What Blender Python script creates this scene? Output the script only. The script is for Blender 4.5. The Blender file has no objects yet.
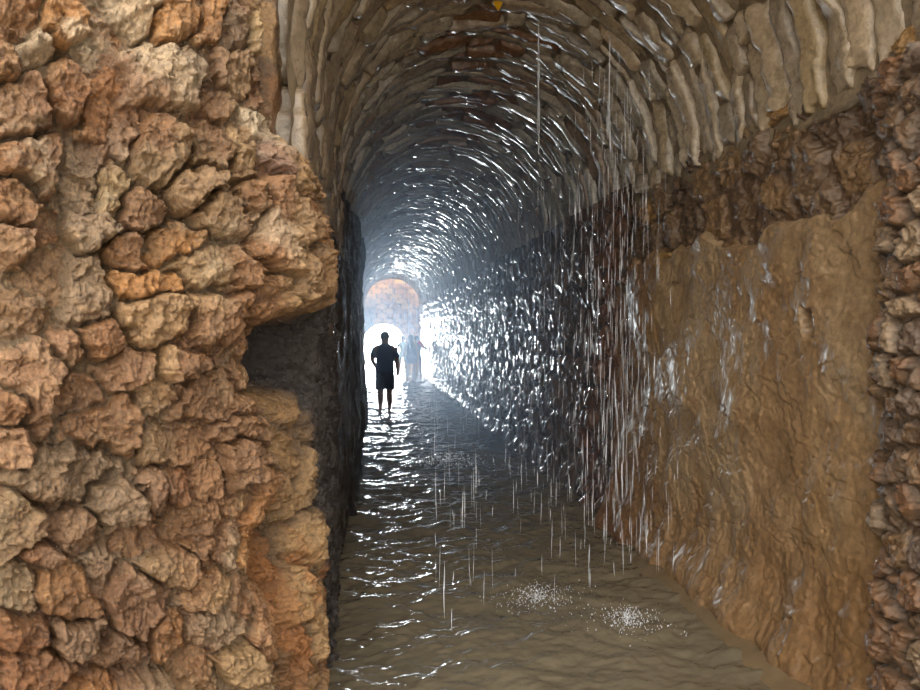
import bpy, bmesh, math, random
import numpy as np
from mathutils import Vector

random.seed(7)
RNG = np.random.default_rng(11)
SC = bpy.context.scene
COL = SC.collection

# ------------------------------------------------------------------ camera
F = 690.0
CAM_Z = 1.65
YAW = math.radians(7.43)
PITCH = math.radians(0.91)
cam_d = bpy.data.cameras.new('camera')
cam = bpy.data.objects.new('camera', cam_d)
COL.objects.link(cam)
cam.location = (0, 0, CAM_Z)
cam.rotation_euler = (math.pi / 2 - PITCH, 0, -YAW)
cam_d.sensor_width = 36
cam_d.lens = 27.0
cam_d.clip_start = 0.05
cam_d.clip_end = 300
SC.camera = cam

FWD = np.array([math.sin(YAW) * math.cos(PITCH), math.cos(YAW) * math.cos(PITCH), -math.sin(PITCH)])
RGT = np.array([math.cos(YAW), -math.sin(YAW), 0.0])
UPV = np.cross(RGT, FWD)


def project(P):
    """photo pixel of world points, used only to read the stone layout off the photograph"""
    d = P - np.array([0, 0, CAM_Z])
    w = d @ FWD
    w = np.where(w < 0.05, 0.05, w)
    return 460 + F * (d @ RGT) / w, 345 - F * (d @ UPV) / w


def at(px, py, Y):
    d = FWD + RGT * ((px - 460) / F) + UPV * ((345 - py) / F)
    t = Y / d[1]
    return np.array([0, 0, CAM_Z]) + d * t


# ------------------------------------------------------------------ noise
def _hash(ix, iy, iz, seed):
    h = (ix.astype(np.uint32) * np.uint32(374761393) + iy.astype(np.uint32) * np.uint32(668265263)
         + iz.astype(np.uint32) * np.uint32(2147483647 - 58) + np.uint32((seed * 974711 + 13) & 0xffffffff))
    h = (h ^ (h >> np.uint32(13))) * np.uint32(1274126177)
    h = (h ^ (h >> np.uint32(15))) * np.uint32(2246822519)
    h = h ^ (h >> np.uint32(16))
    return h.astype(np.float64) / 4294967295.0


def vnoise(x, y, z=None, seed=0):
    if z is None:
        z = np.zeros_like(x)
    xi, yi, zi = np.floor(x), np.floor(y), np.floor(z)
    fx, fy, fz = x - xi, y - yi, z - zi
    fx = fx * fx * fx * (fx * (fx * 6 - 15) + 10)
    fy = fy * fy * fy * (fy * (fy * 6 - 15) + 10)
    fz = fz * fz * fz * (fz * (fz * 6 - 15) + 10)
    xi, yi, zi = xi.astype(np.int64), yi.astype(np.int64), zi.astype(np.int64)
    out = 0
    for dx in (0, 1):
        wx = fx if dx else 1 - fx
        for dy in (0, 1):
            wy = fy if dy else 1 - fy
            for dz in (0, 1):
                wz = fz if dz else 1 - fz
                out = out + wx * wy * wz * _hash(xi + dx, yi + dy, zi + dz, seed)
    return out * 2 - 1


def fbm(x, y, z=None, octv=5, seed=0, gain=0.5, ridged=False):
    a, s, tot = 1.0, 0, 0
    f = 1.0
    for k in range(octv):
        n = vnoise(x * f, y * f, None if z is None else z * f, seed + k * 17)
        if ridged:
            n = 1 - 2 * np.abs(n)
        s = s + a * n
        tot += a
        a *= gain
        f *= 2.03
    return s / tot


def facets(a, b, size, seed, slope=1.0):
    """chipped rock: cells that each lie at their own slant"""
    sh = a.shape
    a, b = a.ravel() / size, b.ravel() / size
    ia, ib = np.floor(a).astype(int), np.floor(b).astype(int)
    best = np.full(a.shape, 9.0); hh = np.zeros(a.shape)
    for da in (-1, 0, 1):
        for db in (-1, 0, 1):
            ca, cb = ia + da, ib + db
            z0 = np.zeros_like(ca)
            ex = a - (ca + 0.5 + (_hash(ca, cb, z0, seed) - .5) * .95); ey = b - (cb + 0.5 + (_hash(ca, cb, z0, seed + 1) - .5) * .95)
            d = ex * ex + ey * ey
            near = d < best
            best = np.where(near, d, best)
            hh = np.where(near, ex * (_hash(ca, cb, z0, seed + 2) - .5) * 2 * slope + ey * (_hash(ca, cb, z0, seed + 3) - .5) * 2 * slope
                          + (_hash(ca, cb, z0, seed + 4) - .5) * .6, hh)
    return hh.reshape(sh)


def masonry(a, b, na, nb, ra, rb, seed, jit=0.35):
    """distance fields of rough coursed stones over wall coordinates a, b"""
    r = np.random.default_rng(seed)
    sh = a.shape
    a, b = a.ravel(), b.ravel()
    ia, ib = np.floor(a / ra).astype(int), np.floor(b / rb).astype(int)
    d1 = np.full(a.shape, 9.0); d2 = np.full(a.shape, 9.0); cid = np.zeros(a.shape)
    for da in (-1, 0, 1):
        for db in (-1, 0, 1):
            ca, cb = ia + da, ib + db
            z0 = np.zeros_like(ca)
            ja = _hash(ca, cb, z0, seed); jb = _hash(ca, cb, z0, seed + 1)
            fa = (ca + 0.5 + 0.5 * (cb % 2) + (ja - .5) * 2 * jit) * ra
            fb = (cb + 0.5 + (jb - .5) * 2 * jit) * rb
            d = np.hypot((a - fa) / ra, (b - fb) / rb)
            near = d < d1
            d2 = np.where(near, d1, np.minimum(d2, d))
            cid = np.where(near, _hash(ca, cb, z0, seed + 2), cid)
            d1 = np.where(near, d, d1)
    return d1.reshape(sh), d2.reshape(sh), cid.reshape(sh)


def sstep(a, b, x):
    t = np.clip((x - a) / (b - a), 0, 1)
    return t * t * (3 - 2 * t)


def srgb(r, g, b):
    c = np.array([r, g, b], float) / 255
    return np.where(c <= 0.04045, c / 12.92, ((c + 0.055) / 1.055) ** 2.4)


# ------------------------------------------------------------------ mesh helpers
def tag(o, label=None, cat=None, group=None, kind=None):
    if label: o['label'] = label
    if cat: o['category'] = cat
    if group: o['group'] = group
    if kind: o['kind'] = kind
    return o


def link_mesh(name, V, Fq, mat, col=None, parent=None, smooth=True):
    V = np.asarray(V, np.float32)
    Fq = np.asarray(Fq, np.int32)
    me = bpy.data.meshes.new(name)
    n = Fq.shape[1]
    me.vertices.add(len(V))
    me.vertices.foreach_set('co', V.ravel())
    me.loops.add(Fq.size)
    me.loops.foreach_set('vertex_index', Fq.ravel())
    me.polygons.add(len(Fq))
    me.polygons.foreach_set('loop_start', np.arange(0, Fq.size, n, dtype=np.int32))
    me.polygons.foreach_set('loop_total', np.full(len(Fq), n, np.int32))
    me.update(calc_edges=True)
    me.polygons.foreach_set('use_smooth', np.full(len(Fq), smooth, bool))
    if col is not None:
        a = me.color_attributes.new('stone_colour', 'FLOAT_COLOR', 'POINT')
        c = np.ones((len(V), 4), np.float32)
        c[:, :3] = np.clip(col, 0, 1)
        a.data.foreach_set('color', c.ravel())
    me.materials.append(mat)
    o = bpy.data.objects.new(name, me)
    COL.objects.link(o)
    if parent:
        o.parent = parent
    return o


def grid_faces(nu, nv, off=0, flip=False):
    i = np.arange(nu - 1)[:, None] * nv + np.arange(nv - 1)[None, :]
    f = np.stack([i, i + nv, i + nv + 1, i + 1], -1).reshape(-1, 4)
    if flip:
        f = f[:, ::-1]
    return f + off


def grid_obj(name, P, mat, col=None, flip=False, parent=None):
    nu, nv = P.shape[:2]
    return link_mesh(name, P.reshape(-1, 3), grid_faces(nu, nv, 0, flip), mat,
                     None if col is None else col.reshape(-1, 3), parent)


def flange(P, axis_vec, dist=0.8):
    """carry the last column of a wall sheet outward, so the wall has a top"""
    last = P[:, -1:, :] + np.array(axis_vec)[None, None, :] * dist
    return np.concatenate([P, last], 1)


# ------------------------------------------------------------------ materials
def node_mat(name):
    m = bpy.data.materials.new(name)
    m.use_nodes = True
    nt = m.node_tree
    b = nt.nodes['Principled BSDF']
    return m, nt, b


def rock_material(name, rough=(0.25, 0.6), scale=18.0, bump=0.5, dist=0.012, colvar=0.35, coat=0.0, spec=0.5,
                  flat=None, stretch=(1, 1, 1), coat_rough=0.12):
    m, nt, b = node_mat(name)
    N, L = nt.nodes, nt.links
    tc = N.new('ShaderNodeTexCoord')
    mp = N.new('ShaderNodeMapping')
    mp.inputs['Scale'].default_value = stretch
    L.new(tc.outputs['Object'], mp.inputs['Vector'])
    n1 = N.new('ShaderNodeTexNoise'); n1.inputs['Scale'].default_value = scale
    n1.inputs['Detail'].default_value = 8; n1.inputs['Roughness'].default_value = 0.65
    L.new(mp.outputs['Vector'], n1.inputs['Vector'])
    n2 = N.new('ShaderNodeTexNoise'); n2.inputs['Scale'].default_value = scale * 0.33
    n2.inputs['Detail'].default_value = 4
    L.new(mp.outputs['Vector'], n2.inputs['Vector'])
    if flat is None:
        src = N.new('ShaderNodeVertexColor'); src.layer_name = 'stone_colour'
        cin = src.outputs['Color']
    else:
        src = N.new('ShaderNodeRGB'); src.outputs[0].default_value = (*flat, 1)
        cin = src.outputs[0]
    rmp = N.new('ShaderNodeMapRange')
    rmp.inputs['From Min'].default_value = 0.3; rmp.inputs['From Max'].default_value = 0.7
    rmp.inputs['To Min'].default_value = 1 - colvar; rmp.inputs['To Max'].default_value = 1 + colvar
    L.new(n1.outputs['Fac'], rmp.inputs['Value'])
    mul = N.new('ShaderNodeMix'); mul.data_type = 'RGBA'; mul.blend_type = 'MULTIPLY'
    mul.inputs['Factor'].default_value = 1.0
    L.new(cin, mul.inputs['A']); L.new(rmp.outputs['Result'], mul.inputs['B'])
    L.new(mul.outputs['Result'], b.inputs['Base Color'])
    rr = N.new('ShaderNodeMapRange')
    rr.inputs['From Min'].default_value = 0.35; rr.inputs['From Max'].default_value = 0.65
    rr.inputs['To Min'].default_value = rough[0]; rr.inputs['To Max'].default_value = rough[1]
    L.new(n2.outputs['Fac'], rr.inputs['Value'])
    L.new(rr.outputs['Result'], b.inputs['Roughness'])
    bp = N.new('ShaderNodeBump'); bp.inputs['Strength'].default_value = bump; bp.inputs['Distance'].default_value = dist
    L.new(n1.outputs['Fac'], bp.inputs['Height'])
    L.new(bp.outputs['Normal'], b.inputs['Normal'])
    b.inputs['Specular IOR Level'].default_value = spec
    b.inputs['Coat Weight'].default_value = coat
    b.inputs['Coat Roughness'].default_value = coat_rough
    if coat > 0:
        L.new(bp.outputs['Normal'], b.inputs['Coat Normal'])
    return m


M_PIER = rock_material('rubble_stone', rough=(0.16, 0.5), scale=70, bump=1.0, dist=0.014, colvar=0.5, spec=0.6, coat=0.25, coat_rough=0.2)
M_DARK = rock_material('wet_dark_rock', rough=(0.12, 0.3), scale=16, bump=0.4, dist=0.012, colvar=0.4, coat=0.5, stretch=(1, 1, 0.35))
M_DRIP = rock_material('dripping_wall_rock', rough=(0.16, 0.35), scale=16, bump=0.6, dist=0.014, colvar=0.4, coat=0.6, stretch=(1, 1, 0.4))
M_PLASTER = rock_material('damp_mud_plaster', rough=(0.3, 0.65), scale=36, bump=0.25, dist=0.006, colvar=0.35, spec=0.4)
M_COURSE = rock_material('wet_brown_stone', rough=(0.22, 0.5), scale=45, bump=0.8, dist=0.012, colvar=0.45, spec=0.6)
M_VAULT = rock_material('vault_stone', rough=(0.2, 0.45), scale=34, bump=0.7, dist=0.01, colvar=0.35, coat=0.55)
M_MORTAR = rock_material('vault_mortar', rough=(0.4, 0.8), scale=20, bump=0.6, dist=0.02, colvar=0.4, flat=tuple(srgb(124, 108, 86)))
M_SAND = rock_material('sandstone_masonry', rough=(0.6, 0.9), scale=10, bump=0.3, dist=0.01, colvar=0.2)
M_MUD = rock_material('wet_mud', rough=(0.25, 0.5), scale=9, bump=0.3, dist=0.01, colvar=0.2, flat=tuple(srgb(112, 94, 70)))


def simple_mat(name, rgb, rough=0.6, spec=0.4, noise=0.15, scale=30):
    m, nt, b = node_mat(name)
    N, L = nt.nodes, nt.links
    tc = N.new('ShaderNodeTexCoord')
    n = N.new('ShaderNodeTexNoise'); n.inputs['Scale'].default_value = scale
    L.new(tc.outputs['Object'], n.inputs['Vector'])
    mx = N.new('ShaderNodeMix'); mx.data_type = 'RGBA'
    c = np.array(rgb)
    mx.inputs['A'].default_value = (*(c * (1 - noise)), 1)
    mx.inputs['B'].default_value = (*np.clip(c * (1 + noise), 0, 1), 1)
    L.new(n.outputs['Fac'], mx.inputs['Factor'])
    L.new(mx.outputs['Result'], b.inputs['Base Color'])
    b.inputs['Roughness'].default_value = rough
    b.inputs['Specular IOR Level'].default_value = spec
    return m


# water of the stream: murky, silt laden
M_WATER, nt, b = node_mat('silty_water')
N, L = nt.nodes, nt.links
tc = N.new('ShaderNodeTexCoord')
n = N.new('ShaderNodeTexNoise'); n.inputs['Scale'].default_value = 1.6; n.inputs['Detail'].default_value = 4
L.new(tc.outputs['Object'], n.inputs['Vector'])
mx = N.new('ShaderNodeMix'); mx.data_type = 'RGBA'
mx.inputs['A'].default_value = (*srgb(94, 86, 72), 1); mx.inputs['B'].default_value = (*srgb(112, 101, 82), 1)
L.new(n.outputs['Fac'], mx.inputs['Factor'])
L.new(mx.outputs['Result'], b.inputs['Base Color'])
b.inputs['Roughness'].default_value = 0.08
b.inputs['IOR'].default_value = 1.33
n2 = N.new('ShaderNodeTexNoise'); n2.inputs['Scale'].default_value = 22; n2.inputs['Detail'].default_value = 3
L.new(tc.outputs['Object'], n2.inputs['Vector'])
bp = N.new('ShaderNodeBump'); bp.inputs['Strength'].default_value = 0.5; bp.inputs['Distance'].default_value = 0.012
L.new(n2.outputs['Fac'], bp.inputs['Height']); L.new(bp.outputs['Normal'], b.inputs['Normal'])

# falling water: thin bright strands, half see-through
def strand_mat(name, alpha):
    m, nt, b = node_mat(name)
    N, L = nt.nodes, nt.links
    tc = N.new('ShaderNodeTexCoord')
    n = N.new('ShaderNodeTexNoise'); n.inputs['Scale'].default_value = 9
    L.new(tc.outputs['Object'], n.inputs['Vector'])
    mx = N.new('ShaderNodeMix'); mx.data_type = 'RGBA'
    mx.inputs['A'].default_value = (0.75, 0.8, 0.85, 1); mx.inputs['B'].default_value = (0.95, 0.96, 1.0, 1)
    L.new(n.outputs['Fac'], mx.inputs['Factor']); L.new(mx.outputs['Result'], b.inputs['Base Color'])
    b.inputs['Roughness'].default_value = 0.15
    b.inputs['IOR'].default_value = 1.33
    b.inputs['Alpha'].default_value = alpha
    return m


M_STRAND = strand_mat('falling_water_strand', 0.62)
M_DROP = strand_mat('falling_drops', 0.55)
M_SPLASH = strand_mat('splash_water', 0.75)

# ------------------------------------------------------------------ left rubble pier
# plan of the pier's face: from beyond the left of the view to the corner, then along the tunnel
ctrl = np.array([(-1.75, 1.15), (-1.35, 1.55), (-0.95, 1.93), (-0.62, 2.18), (-0.42, 2.32), (-0.32, 2.42), (-0.27, 2.56),
                 (-0.25, 2.8), (-0.25, 3.2), (-0.25, 3.8), (-0.25, 4.4)])


def catmull(pts, n):
    out = []
    p = np.vstack([2 * pts[0] - pts[1], pts, 2 * pts[-1] - pts[-2]])
    for i in range(1, len(p) - 2):
        for t in np.linspace(0, 1, n, endpoint=False):
            a, b_, c, d = p[i - 1], p[i], p[i + 1], p[i + 2]
            out.append(0.5 * (2 * b_ + (c - a) * t + (2 * a - 5 * b_ + 4 * c - d) * t * t + (3 * b_ - a - 3 * c + d) * t ** 3))
    out.append(pts[-1])
    return np.array(out)


path = catmull(ctrl, 40)
seg = np.linalg.norm(np.diff(path, axis=0), axis=1)
s_all = np.concatenate([[0], np.cumsum(seg)])
NS, NZ = 820, 860
sv = np.interp(np.array([0.93, 2.9]), path[:, 1][10:], s_all[10:]) if False else None
s_a, s_b = np.interp([1.75, 3.0], path[:, 1], s_all)
s = np.concatenate([np.linspace(0, s_a, 90, endpoint=False), np.linspace(s_a, s_b, 620, endpoint=False), np.linspace(s_b, s_all[-1], 110)])
px_ = np.interp(s, s_all, path[:, 0]); py_ = np.interp(s, s_all, path[:, 1])
tx = np.gradient(px_, s); ty = np.gradient(py_, s)
ln = np.hypot(tx, ty)
nx_, ny_ = ty / ln, -tx / ln          # towards the tunnel / viewer
z = np.linspace(-0.25, 3.25, NZ)
B = np.zeros((NS, NZ, 3))
B[..., 0] = px_[:, None]; B[..., 1] = py_[:, None]; B[..., 2] = z[None, :]
U, V = project(B.reshape(-1, 3))
U = U.reshape(NS, NZ); V = V.reshape(NS, NZ)
S2, Z2 = np.meshgrid(s, z, indexing='ij')

tan = (172, 138, 96); rust = (140, 88, 46); pale = (205, 186, 156); grey = (140, 124, 102); orange = (196, 134, 66)
pink = (160, 118, 88); olive = (146, 120, 78); brown = (122, 90, 60); cream = (222, 192, 140); green = (164, 158, 126); blue = (150, 150, 150)
stones = [
    (32, 48, 20, 13, 0, pale), (18, 14, 24, 20, 0, rust), (84, 60, 13, 22, 10, pale), (130, 16, 22, 26, 0, pale), (172, 20, 18, 32, 15, orange),
    (160, 82, 38, 36, 30, pale), (62, 25, 25, 18, 0, orange), (108, 34, 22, 20, 0, rust), (25, 108, 32, 34, 0, pink), (96, 115, 16, 32, 15, orange),
    (60, 98, 22, 30, 0, rust), (120, 150, 13, 20, 0, pale), (108, 192, 12, 27, 5, cream), (84, 180, 22, 30, 0, grey), (30, 162, 32, 28, 0, rust),
    (150, 155, 26, 34, 10, olive), (236, 76, 24, 30, -25, tan), (214, 104, 17, 19, 0, tan), (206, 18, 13, 24, 15, orange), (236, 28, 18, 22, 15, grey),
    (268, 24, 16, 34, 20, cream), (268, 70, 16, 20, 0, brown), (268, 104, 15, 18, 0, rust), (254, 126, 14, 17, 20, tan), (270, 166, 14, 14, 20, blue),
    (200, 160, 22, 28, 0, olive), (182, 192, 25, 22, 0, tan), (228, 160, 16, 32, 0, olive), (90, 232, 30, 20, 0, grey), (44, 272, 30, 30, 0, brown),
    (80, 290, 26, 32, 20, grey), (172, 242, 36, 18, 5, orange), (205, 272, 40, 20, 10, olive), (150, 318, 32, 24, 5, tan), (210, 318, 34, 22, 10, tan),
    (266, 316, 18, 17, 0, tan), (274, 236, 28, 62, 5, tan), (318, 232, 20, 60, 5, tan), (132, 280, 17, 14, 0, orange), (18, 205, 22, 26, 0, rust),
    (8, 245, 18, 22, 0, pink), (120, 368, 34, 22, 0, pink), (170, 366, 22, 18, 0, tan), (215, 398, 40, 23, 5, tan), (230, 431, 28, 11, -8, tan),
    (68, 392, 26, 20, 0, pink), (30, 372, 30, 44, 0, pink), (105, 426, 40, 24, 0, rust), (176, 446, 32, 20, 5, tan), (50, 476, 46, 26, 0, grey),
    (105, 506, 26, 20, 0, grey), (146, 490, 18, 26, 5, pink), (172, 484, 18, 25, 0, rust), (210, 474, 16, 20, 0, tan), (242, 466, 24, 27, 0, tan),
    (242, 506, 18, 13, 5, tan), (186, 520, 30, 18, 5, olive), (18, 522, 26, 36, 0, green), (72, 528, 24, 22, 0, pink), (140, 540, 18, 20, 0, rust),
    (165, 562, 25, 17, -10, tan), (222, 546, 19, 17, 0, grey), (206, 590, 20, 24, 25, tan), (130, 600, 24, 32, 5, pink), (66, 588, 28, 28, -20, orange),
    (100, 570, 20, 20, 0, pale), (220, 626, 34, 26, 30, grey), (70, 640, 25, 20, 0, pale), (112, 652, 26, 18, 0, grey), (166, 636, 19, 18, 0, orange),
    (240, 664, 26, 20, 20, olive), (286, 430, 26, 40, 5, tan), (268, 522, 20, 60, -6, orange), (296, 500, 16, 56, 0, tan), (312, 618, 11, 50, 0, orange),
    (272, 626, 16, 50, 0, rust), (38, 672, 32, 22, 0, rust), (20, 320, 24, 26, 0, brown), (190, 672, 24, 20, 0, tan), (242, 380, 17, 15, 0, tan),
    (246, 336, 14, 14, 0, tan), (232, 205, 14, 20, 0, olive), (95, 336, 26, 22, 0, rust), (60, 340, 20, 20, 0, pink), (20, 590, 18, 26, 0, green),
    (20, 630, 22, 20, 0, rust), (140, 690, 26, 20, 0, grey), (90, 700, 30, 20, 0, orange), (300, 80, 12, 40, 10, brown), (300, 150, 12, 30, 10, brown),
    (215, 218, 25, 18, 0, tan), (130, 215, 22, 22, 0, rust), (160, 285, 18, 12, 0, orange), (255, 285, 16, 14, 0, tan), (330, 292, 12, 20, 0, tan),
    (295, 312, 14, 14, 0, grey), (0, 60, 20, 24, 0, rust), (45, 235, 18, 22, 0, rust), (120, 250, 16, 20, 0, rust), (5, 440, 20, 24, 0, pink),
    (0, 400, 18, 22, 0, rust), (150, 400, 18, 16, 0, tan), (250, 600, 14, 26, 0, brown), (200, 545, 14, 12, 0, tan), (40, 550, 20, 16, 0, pink),
]
# the same masonry carried on past the edges of the photograph
for _ in range(150):
    a_, b_ = RNG.uniform(-520, 420), RNG.uniform(-330, 1250)
    if -30 < a_ < 325 and -25 < b_ < 705:
        continue
    stones.append((a_, b_, RNG.uniform(18, 36), RNG.uniform(15, 28), RNG.uniform(-20, 20), [tan, rust, grey, pink, olive, orange][RNG.integers(6)]))
st = np.array([q[:5] for q in stones])
sc_ = np.array([srgb(*q[5]) for q in stones])
wx = 12 * fbm(S2 * 6, Z2 * 6, octv=3, seed=3) + 9 * fbm(S2 * 22, Z2 * 22, octv=3, seed=4)
wy = 10 * fbm(S2 * 6 + 40, Z2 * 6, octv=3, seed=5) + 9 * fbm(S2 * 22 + 40, Z2 * 22, octv=3, seed=6)
u, v = (U + wx).ravel(), (V + wy).ravel()
d1 = np.full(u.shape, 1e9); d2 = np.full(u.shape, 1e9); idx = np.zeros(u.shape, int)
for k, (cx, cy, rx, ry, an, ) in enumerate(st):
    ca, sa = math.cos(math.radians(an)), math.sin(math.radians(an))
    dx, dy = u - cx, v - cy
    e1, e2 = (dx * ca + dy * sa) / rx, (-dx * sa + dy * ca) / ry
    d = (np.abs(e1) ** 2.4 + np.abs(e2) ** 2.4) ** (1 / 2.4)
    near = d < d1
    d2 = np.where(near, d1, np.minimum(d2, d))
    idx = np.where(near, k, idx)
    d1 = np.where(near, d, d1)
gap = (d2 - d1)
hs = RNG.uniform(0.35, 1.25, len(st)); off = RNG.uniform(-0.04, 0.045, len(st))
tlx = RNG.uniform(-1, 1, len(st)); tly = RNG.uniform(-1, 1, len(st))
inside = sstep(-0.02, 0.40, gap) * sstep(1.9, 0.85, d1)
dome = np.sqrt(np.clip(1 - (d1 / 1.35) ** 2, 0, 1))
H = inside * (0.030 + 0.055 * dome) * hs[idx] + inside * off[idx]
H += inside * 0.022 * (tlx[idx] * (u - st[idx, 0]) / st[idx, 2] + tly[idx] * (v - st[idx, 1]) / st[idx, 3])
H = H.reshape(NS, NZ)
inside = inside.reshape(NS, NZ)
# round the corner the stones are laid out along the return side itself
s_corner = np.interp(2.5, path[:, 1], s_all)
turn = sstep(s_corner - 0.16, s_corner - 0.02, S2 + 0.04 * fbm(Z2 * 5, S2 * 5, octv=2, seed=46))
wa = 0.05 * fbm(S2 * 7, Z2 * 7, octv=4, seed=47) + 0.015 * fbm(S2 * 25, Z2 * 25, octv=3, seed=48)
m1, m2, mid = masonry(S2 + wa, Z2 + wa[::-1], 0, 0, 0.17, 0.24, 49)
min_ = sstep(-0.02, 0.35, m2 - m1)
H = H * (1 - turn) + turn * min_ * (0.03 + 0.05 * mid)
inside = inside * (1 - turn) + turn * min_
qa = S2 + 0.03 * fbm(S2 * 12, Z2 * 12, octv=4, seed=14) + 0.01 * fbm(S2 * 50, Z2 * 50, octv=2, seed=18)
qb = Z2 + 0.03 * fbm(S2 * 12 + 30, Z2 * 12, octv=4, seed=15) + 0.01 * fbm(S2 * 50 + 9, Z2 * 50, octv=2, seed=19)
H += 0.020 * facets(qa, qb, 0.085, 61) + 0.011 * facets(qa + 3, qb, 0.038, 62) + 0.0045 * facets(qa + 5, qb, 0.016, 63)
f1 = fbm(S2 * 9, Z2 * 7, octv=5, seed=21)
f2 = fbm(S2 * 26, Z2 * 20, octv=5, seed=23, ridged=True)
f3 = fbm(S2 * 80, Z2 * 70, octv=3, seed=27)
H += 0.036 * f1 + 0.018 * f2 + 0.008 * f3 + 0.010 * fbm(S2 * 45, Z2 * 38, octv=3, seed=28) + 0.05 * fbm(S2 * 2.5, Z2 * 2.5, octv=3, seed=29)
# flowing lime that has run down over the upper stones
flow = sstep(420, 150, V) * sstep(0.0, 0.4, fbm(S2 * 3, Z2 * 1.2, octv=3, seed=30))
H += flow * 0.02 * fbm(S2 * 18, Z2 * 5, octv=4, seed=31)
# the corner's outline, bulging and cut back
sil_y = [-300, 0, 60, 110, 150, 190, 230, 260, 290, 306, 318, 335, 378, 394, 412, 440, 470, 500, 540, 580, 620, 650, 690, 900]
sil_x = [288, 290, 292, 299, 308, 326, 334, 338, 338, 334, 318, 278, 276, 306, 315, 316, 314, 308, 316, 313, 322, 324, 310, 306]
tgt = np.interp(V, sil_y, sil_x)
s_corner = np.interp(2.5, path[:, 1], s_all)
fall = np.exp(-((S2 - s_corner - 0.03) / 0.15) ** 2)
H = H * (1 - 0.12 * fall) + fall * 0.035 * fbm(S2 * 7, Z2 * 6, octv=3, seed=32)
# bring the corner's outermost point, row by row, to where the photograph shows it
cz = (B[:, 0, 1] < 3.05) & (B[:, 0, 1] > 2.2)
for _ in range(3):
    Q = B.copy(); Q[..., 0] += H * nx_[:, None]; Q[..., 1] += H * ny_[:, None]
    uq, vq = project(Q[cz].reshape(-1, 3))
    uq = uq.reshape(-1, NZ); vq = vq.reshape(-1, NZ)
    k_ = uq.argmax(0)
    want = np.interp(vq[k_, np.arange(NZ)], sil_y, sil_x)
    dd = (want - uq.max(0)) * 0.0037
    dd = np.convolve(np.pad(dd, 6, mode='edge'), np.ones(13) / 13, mode='valid')
    wide = np.exp(-((S2 - s_corner - 0.08) / 0.20) ** 2)
    H = H + wide * dd[None, :]
hol = np.exp(-((U - 292) / 11) ** 2 - ((V - 358) / 34) ** 2)
H -= 0.06 * hol
# water-worn runnels down the return side
side = sstep(s_corner + 0.22, s_corner + 0.55, S2)
run = fbm(S2 * 11, Z2 * 1.3, octv=4, seed=33)
H = H * (1 - 0.45 * side) + side * (0.045 * run + 0.012 * fbm(S2 * 40, Z2 * 5, octv=3, seed=35))
mk_ = sstep(2.2, 2.42, Z2 + 0.08 * fbm(S2 * 4, Z2, octv=2, seed=36)) * sstep(s_corner - 0.02, s_corner + 0.08, S2)
H = H * (1 - mk_) + mk_ * (-0.075 + 0.02 * fbm(S2 * 9, Z2 * 9, octv=3, seed=38))
P = B.copy()
P[..., 0] += H * nx_[:, None]
P[..., 1] += H * ny_[:, None]
P[..., 2] += 0.010 * fbm(S2 * 30, Z2 * 30, octv=2, seed=37)
# colour: each stone's own, mortar between, rust stains and pale lime crusts of their own shape
c = sc_[idx].reshape(NS, NZ, 3)
gnl = (0.5 + 0.5 * fbm(S2 * 3, Z2 * 3, octv=4, seed=39))[..., None]
c = 0.42 * c + 0.48 * (srgb(134, 98, 66) * gnl + srgb(160, 128, 94) * (1 - gnl))
spk = sstep(-0.1, 0.5, fbm(S2 * 30, Z2 * 24, octv=4, seed=40))[..., None]
c = c * (1 - 0.25 * spk) + srgb(196, 160, 120) * 0.25 * spk
mort = srgb(118, 96, 70)
w = sstep(0.05, 0.5, inside)[..., None]
c = c * w + mort * (1 - w)
stain = sstep(0.0, 0.42, fbm(S2 * 5, Z2 * 2.6, octv=5, seed=41))[..., None]
c = c * (1 - 0.6 * stain) + srgb(112, 66, 32) * 0.6 * stain
wetp = sstep(0.0, 0.3, fbm(S2 * 3 + 4, Z2 * 2.4, octv=5, seed=45))[..., None]
c = c * (1 - 0.35 * wetp) + srgb(84, 64, 46) * 0.35 * wetp
crust = sstep(0.25, 0.55, fbm(S2 * 6 + 9, Z2 * 6, octv=5, seed=43))[..., None] * sstep(400, 100, V)[..., None]
c = c * (1 - 0.5 * crust) + srgb(212, 196, 168) * 0.5 * crust
mc_ = np.array([srgb(150, 116, 76), srgb(128, 88, 52), srgb(166, 132, 90), srgb(140, 106, 70)])[(mid * 3.999).astype(int)]
tcol = (mc_ * 0.8 + 0.2 * srgb(110, 80, 50)) * min_[..., None] + srgb(100, 76, 52) * (1 - min_[..., None])
c = c * (1 - turn[..., None]) + tcol * turn[..., None]
drip = (sstep(0.05, 0.35, fbm(S2 * 9 + 2, Z2 * 1.4, octv=4, seed=50)) * turn * sstep(440, 500, V) * sstep(700, 640, V))[..., None]
c = c * (1 - 0.5 * drip) + srgb(160, 100, 48) * 0.5 * drip
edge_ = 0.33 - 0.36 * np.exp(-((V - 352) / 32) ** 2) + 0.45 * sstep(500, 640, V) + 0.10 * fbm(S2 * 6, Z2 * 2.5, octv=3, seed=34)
side_shade = sstep(-0.06, 0.10, S2 - s_corner - edge_)[..., None]
c = c * (1 - side_shade) + srgb(48, 41, 38) * side_shade  # dark wet rock, plus shade of the corner and hollow painted in
P = flange(P, (-1, 0, 0))
c = np.concatenate([c, c[:, -1:]], 1)
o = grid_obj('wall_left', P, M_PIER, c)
tag(o, 'brown rubble stone wall in the foreground, thick lumpy stones and rusty streaks', 'wall', kind='structure')

# ------------------------------------------------------------------ spacing along the tunnel
def yspace(a, b, n):
    return np.exp(np.linspace(math.log(a), math.log(b), n))


END = 28.8
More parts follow.
